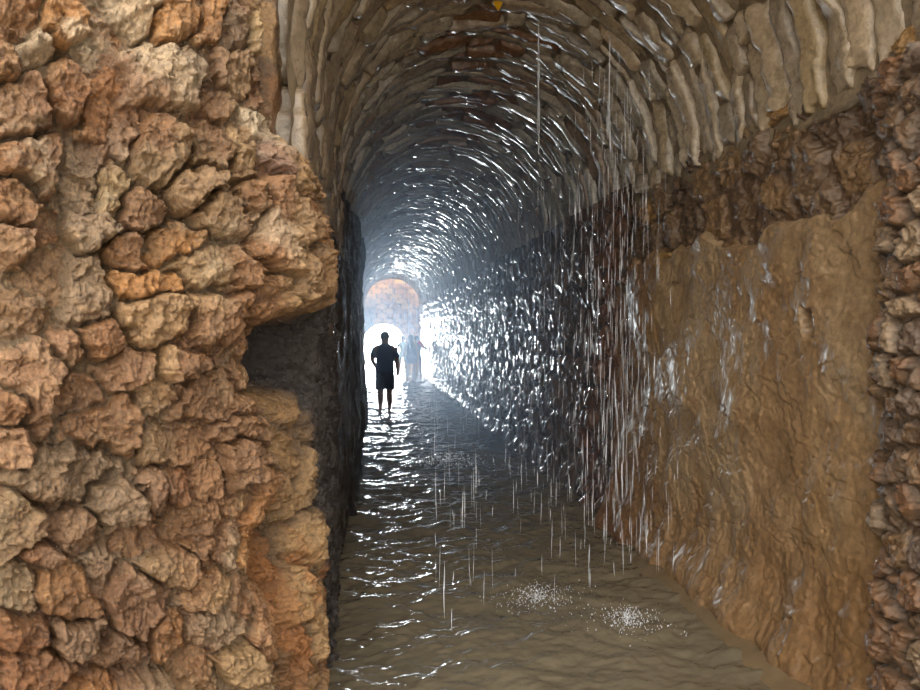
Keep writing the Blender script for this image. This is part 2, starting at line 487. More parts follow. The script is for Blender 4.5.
# left inner wall: black, wet, hung with drips
Y = yspace(3.5, 29.7, 560); Z = np.linspace(-0.25, 2.86, 330)
Y2, Z2 = np.meshgrid(Y, Z, indexing='ij')
lx = 0.05 * fbm(Y2 * 2.2, Z2 * 0.7, octv=4, seed=51) + 0.045 * fbm(Y2 * 5, Z2 * 1.1, octv=3, seed=52) \
    + 0.026 * fbm(Y2 * 13, Z2 * 4, octv=4, seed=53) + 0.012 * fbm(Y2 * 9, Z2 * 9, octv=3, seed=54, ridged=True)
bulge = 0.13 * np.exp(-((Y2 - 8.6) / 2.6) ** 2) + 0.05 * np.exp(-((Z2 - 0.75) / 0.3) ** 2) * np.exp(-((Y2 - 8) / 2) ** 2)
P = np.stack([-0.25 + lx + bulge - 0.17 * sstep(2.2, 2.5, Z2) * sstep(6.5, 5.0, Y2), Y2, Z2], -1)
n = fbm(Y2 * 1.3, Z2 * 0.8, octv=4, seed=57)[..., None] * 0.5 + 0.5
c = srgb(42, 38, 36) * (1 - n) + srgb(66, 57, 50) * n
P = flange(P, (-1, 0, 0)); c = np.concatenate([c, c[:, -1:]], 1)
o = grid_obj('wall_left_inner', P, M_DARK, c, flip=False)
tag(o, 'dark wet rock face inside the tunnel, behind the corner of the rubble wall', 'wall', kind='structure')


# ------------------------------------------------------------------ masonry voronoi in wall units
# ------------------------------------------------------------------ right wall, near: the plastered panel
def top_line(Y):
    return 2.23 + 0.04 * np.sin(Y * 3.1) + 0.035 * np.sin(Y * 7.7 + 1) + 0.02 * np.sin(Y * 17)


Y = np.linspace(2.2, 5.75, 560); T = np.linspace(0, 1, 380)
Y2, T2 = np.meshgrid(Y, T, indexing='ij')
Z2 = -0.25 + T2 * (top_line(Y2) + 0.02 * fbm(Y2 * 9, Y2 * 0, octv=3, seed=60) + 0.25)
d = 0.05 * fbm(Y2 * 1.6, Z2 * 1.6, octv=4, seed=61) + 0.012 * fbm(Y2 * 6, Z2 * 5, octv=5, seed=62) \
    + 0.002 * fbm(Y2 * 16, Z2 * 13, octv=4, seed=63) + 0.004 * facets(Y2 + .04 * fbm(Y2 * 8, Z2 * 8, octv=3, seed=58), Z2 + .04 * fbm(Y2 * 8 + 9, Z2 * 8, octv=3, seed=59), 0.22, 60) + 0.002 * fbm(Y2 * 50, Z2 * 42, octv=3, seed=69) + 0.010 * facets(Y2, Z2 + .05 * fbm(Y2 * 7, Z2 * 7, octv=3, seed=55), 0.10, 54) * sstep(0.75, 0.35, Z2)
# flaked layers: stepped edges where plaster has come away
fl = fbm(Y2 * 3.2 + 7, Z2 * 3.8, octv=5, seed=64)
d += 0.006 * sstep(0.02, 0.03, fl) + 0.005 * sstep(-0.22, -0.21, fl) + 0.006 * sstep(0.28, 0.29, fl)
ck = np.abs(fbm(Y2 * 1.6 + 4, Z2 * 2.6, octv=5, seed=57))
d -= 0.010 * sstep(0.018, 0.0, ck) * sstep(-0.1, 0.2, fbm(Y2 * 2, Z2 * 2, octv=2, seed=56))
low = sstep(0.75, 0.35, Z2)
d += low * (0.035 * fbm(Y2 * 4.5, Z2 * 1.3, octv=4, seed=65)) + 0.10 * sstep(0.5, 0.0, Z2) + 0.03 * sstep(0.22, 0.05, Z2)
# a small square socket left in the wall
sw_ = 0.02 * fbm(Y2 * 14, Z2 * 14, octv=3, seed=52)
soc = sstep(0.045, 0.03, np.abs(Y2 - 3.08) + sw_) * sstep(0.07, 0.05, np.abs(Z2 - 1.71) + sw_)
d -= 0.22 * soc
d -= 0.05 * sstep(0.985, 1.0, T2)
P = np.stack([2.10 - d, Y2, Z2], -1)
n = (fbm(Y2 * 2.1, Z2 * 1.6, octv=5, seed=66) * 0.5 + 0.5)[..., None]
c = srgb(126, 102, 74) * (1 - n) + srgb(156, 132, 102) * n
mot = sstep(-0.1, 0.4, fbm(Y2 * 9, Z2 * 7, octv=5, seed=53))[..., None]
c = c * (1 - 0.4 * mot) + srgb(110, 84, 56) * 0.4 * mot
och = sstep(0.05, 0.4, fbm(Y2 * 2.6 + 3, Z2 * 1.1, octv=4, seed=67))[..., None]
c = c * (1 - 0.5 * och) + srgb(136, 104, 68) * 0.5 * och
wet = sstep(0.0, 0.45, fbm(Y2 * 5 + 3, Z2 * 0.9, octv=4, seed=68))[..., None]
c = c * (1 - 0.4 * wet) + srgb(116, 84, 54) * 0.4 * wet
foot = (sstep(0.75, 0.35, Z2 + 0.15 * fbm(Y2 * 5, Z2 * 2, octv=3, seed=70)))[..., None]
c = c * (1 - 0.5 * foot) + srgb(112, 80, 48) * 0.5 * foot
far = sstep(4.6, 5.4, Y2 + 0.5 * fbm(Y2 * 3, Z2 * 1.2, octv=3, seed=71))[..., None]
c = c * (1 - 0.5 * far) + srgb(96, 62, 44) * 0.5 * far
P = flange(P, (1, 0, 0)); c = np.concatenate([c, c[:, -1:]], 1)
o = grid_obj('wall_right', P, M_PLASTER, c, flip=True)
tag(o, 'smooth ochre brown plastered wall panel above the muddy bank, with a small dark socket', 'wall', kind='structure')

# stone course between the panel and the vault
Y = np.linspace(1.5, 5.75, 520); Z = np.linspace(2.0, 2.86, 190)
Y2, Z2 = np.meshgrid(Y, Z, indexing='ij')
aw = 0.05 * fbm(Y2 * 5, Z2 * 5, octv=3, seed=73); bw = 0.05 * fbm(Y2 * 5 + 30, Z2 * 5, octv=3, seed=74) + 0.015 * fbm(Y2 * 20, Z2 * 20, octv=3, seed=72)
d1, d2, cid = masonry(Y2 + aw, Z2 + bw, 0, 0, 0.30, 0.23, 75)
ins = sstep(0.02, 0.32, d2 - d1)
fa = Y2 + 0.03 * fbm(Y2 * 12, Z2 * 12, octv=4, seed=78); fb = Z2 + 0.03 * fbm(Y2 * 12 + 9, Z2 * 12, octv=4, seed=79)
d = ins * (0.02 + 0.06 * (cid - 0.3)) + 0.03 * fbm(Y2 * 6, Z2 * 6, octv=5, seed=76) + 0.022 * facets(fa, fb, 0.11, 77) + 0.012 * facets(fa, fb, 0.045, 78) + 0.005 * facets(fa, fb, 0.018, 79)
P = np.stack([2.15 - d, Y2, Z2], -1)
cc = np.array([srgb(98, 76, 56), srgb(118, 92, 64), srgb(86, 68, 52), srgb(144, 110, 66), srgb(108, 86, 64)])
c = cc[(cid * 4.999).astype(int)] * ins[..., None] + srgb(92, 72, 54) * (1 - ins[..., None])
P = flange(P, (1, 0, 0)); c = np.concatenate([c, c[:, -1:]], 1)
o = grid_obj('trim_1', P, M_COURSE, c, flip=True)
tag(o, 'uneven course of dark brown stones between the plastered panel and the vault', 'stone course', kind='structure')

# right wall farther in: running with water
Y = yspace(5.35, 29.7, 900); Z = np.linspace(-0.25, 2.86, 420)
Y2, Z2 = np.meshgrid(Y, Z, indexing='ij')
aw = 0.06 * fbm(Y2 * 4, Z2 * 4, octv=3, seed=81); bw = 0.06 * fbm(Y2 * 4 + 30, Z2 * 4, octv=3, seed=82)
d1, d2, cid = masonry(Y2 + aw, Z2 + bw, 0, 0, 0.34, 0.24, 83)
ins = sstep(0.02, 0.35, d2 - d1)
up = sstep(2.05, 2.15, Z2 + 0.06 * fbm(Y2 * 2, Z2, octv=3, seed=84))
d = ins * (0.02 + 0.03 * cid) + 0.035 * fbm(Y2 * 3, Z2 * 2.2, octv=4, seed=85) + 0.020 * fbm(Y2 * 9, Z2 * 4.5, octv=4, seed=86) \
    + 0.015 * (1 + 1.2 * sstep(9, 5.5, Y2)) * fbm(Y2 * 20, Z2 * 9, octv=4, seed=87) + 0.045 * up - 0.03 * sstep(6.2, 5.4, Y2)
d += 0.05 * sstep(0.25, 0.0, Z2)
P = np.stack([2.12 - d, Y2, Z2], -1)
n = (fbm(Y2 * 0.9, Z2 * 0.9, octv=4, seed=88) * 0.5 + 0.5)[..., None]
c = srgb(74, 62, 56) * (1 - n) + srgb(108, 84, 66) * n
red = sstep(0.1, 0.4, fbm(Y2 * 1.4, Z2 * 0.6, octv=4, seed=89))[..., None]
c = c * (1 - 0.5 * red) + srgb(98, 62, 44) * 0.5 * red
P = flange(P, (1, 0, 0)); c = np.concatenate([c, c[:, -1:]], 1)
o = grid_obj('wall_right_inner', P, M_DRIP, c, flip=True)
tag(o, 'dark masonry wall running with glittering water, from the falling drops to the far exit', 'wall', kind='structure')

# rough pier of stones where the right wall begins
ctrl = np.array([(2.30, 2.62), (2.16, 2.60), (2.06, 2.52), (2.02, 2.40), (2.0, 2.1), (2.0, 1.6), (2.02, 1.1)])
path = catmull(ctrl, 30)
seg = np.linalg.norm(np.diff(path, axis=0), axis=1); s_all = np.concatenate([[0], np.cumsum(seg)])
s = np.linspace(0, s_all[-1], 300); Z = np.linspace(-0.25, 2.72, 480)
qx = np.interp(s, s_all, path[:, 0]); qy = np.interp(s, s_all, path[:, 1])
tx = np.gradient(qx, s); ty = np.gradient(qy, s); ln = np.hypot(tx, ty); nx, ny = ty / ln, -tx / ln
S2, Z2 = np.meshgrid(s, Z, indexing='ij')
aw = 0.08 * fbm(S2 * 6, Z2 * 6, octv=3, seed=91); bw = 0.08 * fbm(S2 * 6 + 30, Z2 * 6, octv=3, seed=92)
aw += 0.02 * fbm(S2 * 24, Z2 * 24, octv=3, seed=90)
d1, d2, cid = masonry(S2 + aw, Z2 + bw, 0, 0, 0.15, 0.13, 93)
ins = sstep(0.02, 0.4, d2 - d1)
fa = S2 + 0.03 * fbm(S2 * 14, Z2 * 14, octv=4, seed=97); fb = Z2 + 0.03 * fbm(S2 * 14 + 9, Z2 * 14, octv=4, seed=98)
d = ins * (0.02 + 0.03 * cid) + 0.03 * fbm(S2 * 8, Z2 * 8, octv=5, seed=94) + 0.02 * facets(fa, fb, 0.09, 97) + 0.012 * facets(fa, fb, 0.035, 98) + 0.006 * facets(fa, fb, 0.014, 99) \
    + 0.04 * fbm(S2 * 2, Z2 * 2, octv=3, seed=96)
P = np.stack([qx[:, None] + d * nx[:, None], qy[:, None] + d * ny[:, None], Z2], -1)
cc = np.array([srgb(112, 88, 66), srgb(126, 98, 70), srgb(102, 84, 70), srgb(134, 112, 88), srgb(116, 84, 58)])
c = cc[(cid * 4.999).astype(int)] * ins[..., None] + srgb(94, 78, 62) * (1 - ins[..., None])
P = flange(P, (0.9, 0, 0.1)); c = np.concatenate([c, c[:, -1:]], 1)
# normal direction check: the stones must swell towards the passage
o = grid_obj('wall_right_front', P, M_COURSE, c, flip=True)
tag(o, 'narrow wet rubble pier at the near end of the plastered panel', 'wall', kind='structure')

# ------------------------------------------------------------------ vault of stone slabs
VC, VZ, VR = 0.92, 2.80, 1.17


def vpt(th, r, y):
    dn = np.where(th > math.pi, th - math.pi, np.where(th < 0, -th, 0.0))
    th = np.clip(th, 0, math.pi)
    p = np.stack([VC + r * np.cos(th), y, VZ + r * np.sin(th)], -1)
    p[..., 2] -= dn * VR
    return p


VV, VF, VCOL = [], [], []
voff = 0
slab_cols = np.array([srgb(158, 140, 116), srgb(144, 127, 106), srgb(136, 121, 102), srgb(166, 146, 120), srgb(128, 112, 92), srgb(148, 128, 98)])
wet_cols = np.array([srgb(150, 144, 134), srgb(132, 124, 114), srgb(158, 150, 138), srgb(134, 112, 94), srgb(166, 160, 150)])
y = 1.45
rk = 0
while y < END:
    near = y < 4.6
    ty = RNG.uniform(0.13, 0.2) if y < 3.4 else RNG.uniform(0.085, 0.15)
    th = -0.05 + RNG.uniform(-0.03, 0.04)
    while th < math.pi + 0.42:
        la = RNG.uniform(0.26, 0.6) if RNG.random() < 0.8 else RNG.uniform(0.12, 0.24)
        if y < 3.4 and th < 0.5:
            la = RNG.uniform(0.42, 0.66)
        t1 = th + la
        crown = abs((th + t1) / 2 - math.pi / 2)
        if y < 2.5 and th > 1.9:
            break
        na = max(5, int(la * VR / (0.022 if y < 6 else 0.045)))
        nb = 9 if y < 6 else 6
        pa = np.linspace(-1, 1, na); pb = np.linspace(-1, 1, nb)
        # gather grid lines towards the stone's edges so the arris stays crisp
        pa = np.sign(pa) * np.abs(pa) ** 0.75; pb = np.sign(pb) * np.abs(pb) ** 0.7
        A, Bq = np.meshgrid(pa, pb, indexing='ij')
        e0 = ty * (0.16 * vnoise(pa * 2.2 + rk * 3.7, pa * 0, seed=101) + 0.05 * vnoise(pa * 7 + rk, pa * 0, seed=102)) + ty * RNG.uniform(0.0, 0.12)
        e1 = ty * (0.16 * vnoise(pa * 2.2 + rk * 5.1, pa * 0, seed=105) + 0.05 * vnoise(pa * 7 + rk, pa * 0, seed=106)) - ty * RNG.uniform(0.0, 0.12)
        pinch = 1 - RNG.uniform(0.05, 0.35) * np.abs(pa) ** RNG.uniform(6, 14)
        sk = RNG.uniform(-0.14, 0.14) * ty * pa
        mid_ = y + ty / 2 + sk + (e0 + e1) / 2
        half = (ty + e1 - e0) / 2 * pinch
        yq = mid_[:, None] + half[:, None] * pb[None, :]
        f0 = la * (0.03 + 0.07 * RNG.random() * pb * RNG.choice([-1, 1]) + 0.03 * vnoise(pb * 2 + rk, pb * 0, seed=108))
        f1_ = -la * (0.03 + 0.07 * RNG.random() * pb * RNG.choice([-1, 1]) + 0.03 * vnoise(pb * 2 + rk, pb * 0, seed=109))
        ta, tb_ = th + f0, t1 + f1_
        thq = ta[None, :] + (pa[:, None] + 1) / 2 * (tb_ - ta)[None, :]
        edge = np.maximum(np.abs(A) ** 6, np.abs(Bq) ** 5)
        tilt = RNG.uniform(-0.024, 0.034); tiltA = RNG.uniform(-0.02, 0.02)
        proud = RNG.uniform(-0.025, 0.03)
        gx, gy, gz = thq * VR, yq, np.full_like(thq, rk * 1.3)
        r = VR - proud - tilt * Bq - tiltA * A + 0.030 * edge - 0.016 * fbm(gx * 8, gy * 8, gz, octv=4, seed=103) \
            - 0.009 * fbm(gx * 24, gy * 24, gz, octv=3, seed=107) + (0.012 * facets(gx + gz, gy, 0.10, 104) if y < 8 else 0)
        pts = vpt(thq, r, yq)
        # skirt that carries the slab back into the mortar
        ring = np.concatenate([np.arange(na) * nb, (na - 1) * nb + np.arange(1, nb), (np.arange(na - 2, -1, -1)) * nb + nb - 1, np.arange(nb - 2, 0, -1)])
        flat = pts.reshape(-1, 3)
        outer = flat[ring].copy()
        cx = outer[:, 0] - VC; cz = np.maximum(outer[:, 2] - VZ, 0.0); low_ = np.minimum(outer[:, 2] - VZ, 0.0)
        rr = np.hypot(cx, cz)
        outer[:, 0] = VC + cx / rr * (VR + 0.12); outer[:, 2] = VZ + cz / rr * (VR + 0.12) + low_
        nv0 = len(flat)
        VV.append(np.vstack([flat, outer]))
        fq = grid_faces(na, nb, voff)
        VF.append(fq[:, ::-1])
        m_ = len(ring); ii = np.arange(m_); jj = (ii + 1) % m_
        VF.append(np.stack([voff + ring[ii], voff + ring[jj], voff + nv0 + jj, voff + nv0 + ii], -1))
        mixw = min(1, max(0, (y - 3.5) / 3.5))
        base = slab_cols[RNG.integers(len(slab_cols))] * (1 - mixw) + wet_cols[RNG.integers(len(wet_cols))] * mixw
        if crown < 0.3 and RNG.random() < 0.5:
            base = srgb(116, 80, 52)
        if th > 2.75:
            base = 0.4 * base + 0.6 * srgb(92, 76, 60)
        base = base * RNG.uniform(0.84, 1.12) * (1 + 0.25 * mixw)
        VCOL.append(np.tile(base, (nv0 + m_, 1)))
        voff += nv0 + m_
        th = t1
        rk += 1
    y += ty
o = link_mesh('ceiling', np.vstack(VV), np.vstack(VF), M_VAULT, np.vstack(VCOL))
tag(o, 'barrel vault of long thin stone slabs laid edge on, wet and glinting', 'ceiling', kind='structure')
# mortar core behind the slabs
TH = np.linspace(-0.12, math.pi + 0.46, 100); Yv = yspace(1.45, END + 0.05, 260)
T2, Y2 = np.meshgrid(TH, Yv, indexing='ij')
Ys = 1.45 + 1.12 * sstep(1.6, 2.0, T2)
Y2 = Ys + (Y2 - 1.45) / (END + 0.05 - 1.45) * (END + 0.05 - Ys)
r = VR + 0.035 - 0.02 * fbm(T2 * 9, Y2 * 7, octv=3, seed=111)
P = vpt(T2, r, Y2)
P = np.concatenate([P[:1] + np.array([0.9, 0, 0]), P, P[-1:] + np.array([-0.9, 0, 0])], 0)
P[:, 0, :] = P[:, 0, :]
core = grid_obj('mortar', P, M_MORTAR, None, flip=True, parent=o)
core['label'] = 'dark mortar between the vault slabs'

# ------------------------------------------------------------------ far wall with the bright archway
FY = 29.6
OC, OW, OS, OR = 0.60, 0.90, 1.18, 0.90
nxg, nzg = 240, 220
vs, fs, cs = [], [], []
# coursed blocks over the whole face, the archway cut out by bending the grid round it
Ng, Mg = 160, 60
ang = np.linspace(0, 1, Ng)
def arch_pt(t):
    # from the right foot over the arch to the left foot
    Ltot = OS + math.pi * OR + OS
    q = t * Ltot
    if q < OS: return (OC + OW, q)
    if q > OS + math.pi * OR: return (OC - OW, Ltot - q)
    a_ = (q - OS) / OR
    return (OC + OW * math.cos(a_), OS + OR * math.sin(a_))
inner = np.array([arch_pt(t) for t in ang])
cen = np.array([OC, 0.6])
outer = []
for p in inner:
    dv = p - cen
    if p[1] < 1e-6: dv = np.array([dv[0], 0.0])
    k = 1e9
    if abs(dv[0]) > 1e-6: k = min(k, (3.2 if dv[0] > 0 else 3.2) / abs(dv[0]))
    if dv[1] > 1e-6: k = min(k, 4.6 / dv[1])
    outer.append(cen + dv * k)
outer = np.array(outer)
tt = np.linspace(0, 1, Mg) ** 1.1
G = inner[:, None, :] * (1 - tt)[None, :, None] + outer[:, None, :] * tt[None, :, None]
X2, Z2 = G[..., 0], G[..., 1]
d1, d2, cid = masonry(X2 + 0.02 * fbm(X2 * 5, Z2 * 5, octv=2, seed=120), Z2, 0, 0, 0.52, 0.21, 121, jit=0.10)
ins = sstep(0.0, 0.16, d2 - d1)
d = 0.03 * ins + 0.03 * cid * ins + 0.02 * fbm(X2 * 6, Z2 * 6, octv=3, seed=122)
P = np.stack([X2, FY - d, Z2], -1)
cc = np.array([srgb(200, 146, 84), srgb(184, 128, 70), srgb(208, 160, 100), srgb(172, 118, 66)])
c = cc[(cid * 3.999).astype(int)] * ins[..., None] + srgb(84, 58, 38) * (1 - ins[..., None])
gp = (sstep(0.38, 0.12, X2 + 0.15 * fbm(X2 * 3, Z2 * 3, octv=3, seed=123)) * sstep(3.35, 3.05, Z2 + 0.2 * fbm(X2 * 3, Z2 * 3, octv=3, seed=124)))[..., None]
c = c * (1 - 0.8 * gp) + srgb(130, 116, 106) * 0.8 * gp
# the reveal of the archway, 0.7 m deep
P = np.concatenate([np.stack([inner[:, 0], np.full(Ng, FY + 0.7), inner[:, 1]], -1)[:, None, :], P], 1)
c = np.concatenate([np.tile(srgb(196, 150, 98), (Ng, 1, 1)), c], 1)
o = grid_obj('wall_back', P, M_SAND, c, flip=False)
tag(o, 'sunlit orange sandstone wall with an archway at the far end of the tunnel', 'wall', kind='structure')

# ------------------------------------------------------------------ bed and stream
X = np.concatenate([np.linspace(-6, 1.2, 70, endpoint=False), np.linspace(1.2, 2.3, 160, endpoint=False), np.linspace(2.3, 6, 20)]); Y = np.concatenate([np.linspace(-9, 1.9, 50), yspace(2.0, 33.0, 500)])
X2, Y2 = np.meshgrid(X, Y, indexing='ij')
bank = sstep(1.62, 2.05, X2 + 0.10 * fbm(Y2 * 1.3, X2, octv=3, seed=131)) * sstep(6.5, 4.5, Y2)
zz = -0.12 + 0.165 * bank + 0.012 * fbm(X2 * 5, Y2 * 5, octv=3, seed=132)
o = grid_obj('floor', np.stack([X2, Y2, zz], -1), M_MUD)
tag(o, 'bed of brown mud, rising as a low bank along the foot of the plastered panel', 'floor', kind='structure')

X = np.linspace(-0.6, 2.2, 300)
Y = np.concatenate([np.linspace(-6, 1.95, 60), yspace(2.0, 31.0, 1100)])
X2, Y2 = np.meshgrid(X, Y, indexing='ij')
sw = X2 * 0.35
calm = 0.75 + 0.25 * sstep(2.8, 5.0, Y2 + 0.6 * fbm(X2, Y2, octv=2, seed=140) - 0.8 * (0.9 - X2))
ra, rb = X2 * 0.88 + Y2 * 0.47, Y2 * 0.88 - X2 * 0.47
rc, rd = X2 * 0.94 - Y2 * 0.34, Y2 * 0.94 + X2 * 0.34
h = 0.028 * fbm(ra * 1.7, rb * 3.4, octv=3, seed=141) + 0.026 * fbm(rc * 2.8 + 5, rd * 5.5, octv=3, seed=142) \
    + 0.016 * fbm(ra * 8, rb * 13, octv=3, seed=143)
h *= calm
splash_at = [(1.02, 4.15, 0.22, 0.55), (1.45, 3.75, 0.2, 0.5), (1.0, 8.8, 0.40, 0.8), (0.85, 13.2, 0.4, 0.8)]
for (ax, ay, rad, am) in splash_at:
    rr = np.hypot(X2 - ax, Y2 - ay)
    h += 0.012 * am * np.exp(-(rr / (rad * 1.4)) ** 2) * fbm(X2 * 25, Y2 * 25, octv=2, seed=145) + 0.004 * np.sin(rr * 40) * np.exp(-(rr / rad / 1.6) ** 2)
o = grid_obj('stream_water', np.stack([X2, Y2, h], -1), M_WATER)
tag(o, 'shallow silty brown stream rippling along the tunnel floor', 'water', kind='stuff')


# ------------------------------------------------------------------ falling water
def tube(path_pts, radii, n=6):
    pts = np.array(path_pts, float); m = len(pts)
    ang = np.linspace(0, 2 * math.pi, n, endpoint=False)
    V_ = np.zeros((m, n, 3))
    V_[..., 0] = pts[:, None, 0] + np.array(radii)[:, None] * np.cos(ang)
    V_[..., 1] = pts[:, None, 1] + np.array(radii)[:, None] * np.sin(ang)
    V_[..., 2] = pts[:, None, 2]
    i = np.arange(m - 1)[:, None] * n; j = np.arange(n)[None, :]; j2 = (j + 1) % n
    f = np.stack([i + j, i + j2, i + n + j2, i + n + j], -1).reshape(-1, 4)
    return V_.reshape(-1, 3), f


class MB:
    def __init__(self): self.v, self.f, self.n = [], [], 0
    def add(self, v, f):
        self.v.append(v); self.f.append(f + self.n); self.n += len(v)
    def build(self, name, mat, parent=None):
        return link_mesh(name, np.vstack(self.v), np.vstack(self.f), mat, None, parent)


def strand(mb, x, y, z0, z1, r, r_):
    """one run of falling water: a thread that swells, thins and breaks towards the bottom"""
    L_ = z0 - z1
    k = max(4, int(L_ / 0.06))
    zz = np.linspace(z0, z1, k)
    t = np.linspace(0, 1, k)
    wob = 0.006 * np.sin(zz * 7 + r_.uniform(0, 6)) * t
    rad = r * (0.55 + 0.45 * np.abs(np.sin(zz * r_.uniform(9, 14) + r_.uniform(0, 6)))) * (0.6 + 0.4 * r_.random(k))
    rad[0] = rad[-1] = r * 0.15
    v_, f_ = tube(np.stack([x + wob, np.full(k, y) + wob * 0.5, zz], -1), rad)
    mb.add(v_, f_)


def vault_z(x):
    return VZ + math.sqrt(max(0.0, (VR - 0.02) ** 2 - (x - VC) ** 2))


rs = np.random.default_rng(5)
threads = [  # px, Y, bottom py or None, radius, label
    (538, 4.9, 155, 0.0065, 'longest thick thread of water falling from the crown, at the top of the picture'),
    (609, 4.6, 152, 0.006, 'ragged thread of water falling from the slabs right of the longest top thread'),
    (453, 10.0, 232, 0.0075, 'thread of water falling from the dark crown midway down the tunnel'),
    (439, 13.0, 290, 0.0075, 'long thin thread of water hanging right of the far sandstone wall'),
    (393.5, 19.5, 326, 0.014, 'thread of water crossing the middle of the sandstone wall above the man'),
    (404.5, 19.0, 318, 0.011, 'first thread of water to the right of the middle one on the sandstone wall'),
    (408.5, 20.0, 335, 0.013, 'thread of water ending just above the long haired bather'),
    (416.0, 20.5, 336, 0.010, 'faint thread of water at the right edge of the sandstone wall'),
]
for i, (px, Yt, pb, r, lab) in enumerate(threads):
    p = at(px, 300, Yt)
    zt = vault_z(p[0]); zb = at(px, pb, Yt)[2]
    mb = MB()
    strand(mb, p[0], Yt, zt, zb, r, rs)
    if i < 4:
        for k in range(5):
            za = zt - (zt - zb) * rs.uniform(0.15, 0.7); ll = (zt - zb) * rs.uniform(0.15, 0.4)
            strand(mb, p[0] + rs.normal(0, 0.012), Yt + rs.normal(0, 0.02), za, za - ll, r * 0.55, rs)
    o = mb.build('water_thread', M_STRAND)
    tag(o, lab, 'falling water', 'threads of water falling from the vault')

# uncountable drops and short runs between them
mb = MB()
for _ in range(1700):
    k = rs.random()
    if k < 0.45:      # the curtain near the start of the glittering wall
        px, Yt = rs.normal(625, 24), rs.uniform(4.2, 5.6); py = rs.uniform(60, 560)
    elif k < 0.72:
        px, Yt = rs.normal(575, 35), rs.uniform(5.2, 8.5); py = rs.uniform(170, 520)
    elif k < 0.86:
        px, Yt = rs.uniform(430, 680), rs.uniform(3.2, 6.5); py = rs.uniform(440, 660)
    else:
        px, Yt = rs.uniform(400, 520), rs.uniform(8, 18); py = rs.uniform(200, 440)
    p = at(px, py, Yt)
    if p[0] > 1.98 or p[0] < -0.1 or p[2] < 0.15 or p[2] > vault_z(p[0]) - 0.3: continue
    ll = rs.uniform(0.04, 0.28) * (1.0 if Yt < 7 else 1.6)
    strand(mb, p[0], p[1], p[2] + ll / 2, p[2] - ll / 2, rs.uniform(0.0012, 0.0028) * (1 if Yt < 7 else 1.5), rs)
o = mb.build('water_drops', M_DROP)
tag(o, 'countless fine drops and short runs of water falling through the tunnel', 'falling water', kind='stuff')


# splashes where the threads strike the stream
def blob(mb, c_, r, stretch=1.0):
    t = np.array([(0, 0, 1), (1, 0, 0), (0, 1, 0), (-1, 0, 0), (0, -1, 0), (0, 0, -1)], float) * r
    t[:, 2] *= stretch
    f = np.array([(0, 1, 2, 2), (0, 2, 3, 3), (0, 3, 4, 4), (0, 4, 1, 1), (5, 2, 1, 1), (5, 3, 2, 2), (5, 4, 3, 3), (5, 1, 4, 4)])
    mb.add(t + np.array(c_), f)


def ico_blob_mesh(name, items, mat):
    bm = bmesh.new()
    for (c_, r, st_) in items:
        ret = bmesh.ops.create_icosphere(bm, subdivisions=1, radius=r)
        for v_ in ret['verts']:
            v_.co.z *= st_
            v_.co += Vector(c_)
    for f in bm.faces: f.smooth = True
    me = bpy.data.meshes.new(name); bm.to_mesh(me); bm.free()
    me.materials.append(mat)
    o = bpy.data.objects.new(name, me); COL.objects.link(o)
    return o


labs = ['spray of droplets leaping from the stream nearest the camera', 'loose scatter of droplets on the stream close to the muddy bank',
        'low white splash on the stream midway to the standing man', 'small faint splash on the stream a little before the standing man']
for (ax, ay, rad, am), lab in zip(splash_at, labs):
    items = []
    for _ in range(620):
        q = abs(rs.normal(0, rad * 0.55)); a_ = rs.uniform(0, 2 * math.pi)
        zz = max(0.004, abs(rs.normal(0, 0.05 if ay < 6 else 0.06)) * math.exp(-q / rad))
        items.append(((ax + q * math.cos(a_) * 1.35, ay + q * math.sin(a_), zz), rs.uniform(0.0010, 0.0026) * (1 if ay < 6 else 2.2), rs.uniform(0.8, 2.6)))
    o = ico_blob_mesh('splash', items, M_SPLASH)
    tag(o, lab, 'splash', 'splashes on the stream', 'stuff')

# ------------------------------------------------------------------ yellow scrap on the crown
p = at(497, -2, 4.75)
bm = bmesh.new()
vsx = [(-0.032, 0.02), (0.0, 0.026), (0.034, 0.018), (0.022, -0.01), (0.006, -0.040), (-0.006, -0.034), (-0.024, -0.006)]
fr = [bm.verts.new((x_, -0.004 + 0.006 * math.sin(x_ * 90), z_)) for x_, z_ in vsx]
bk = [bm.verts.new((x_, 0.004 + 0.006 * math.sin(x_ * 90), z_)) for x_, z_ in vsx]
bm.faces.new(fr); bm.faces.new(bk[::-1])
for i in range(len(fr)):
    j = (i + 1) % len(fr)
    bm.faces.new((fr[j], fr[i], bk[i], bk[j]))
me = bpy.data.meshes.new('yellow_scrap'); bm.to_mesh(me); bm.free()
me.materials.append(simple_mat('yellow', srgb(236, 180, 20), 0.5))
o = bpy.data.objects.new('yellow_scrap', me); COL.objects.link(o)
o.location = (p[0], 4.72, vault_z(p[0]) - 0.03)
tag(o, 'small bright yellow scrap caught on the vault at the top edge', 'scrap')


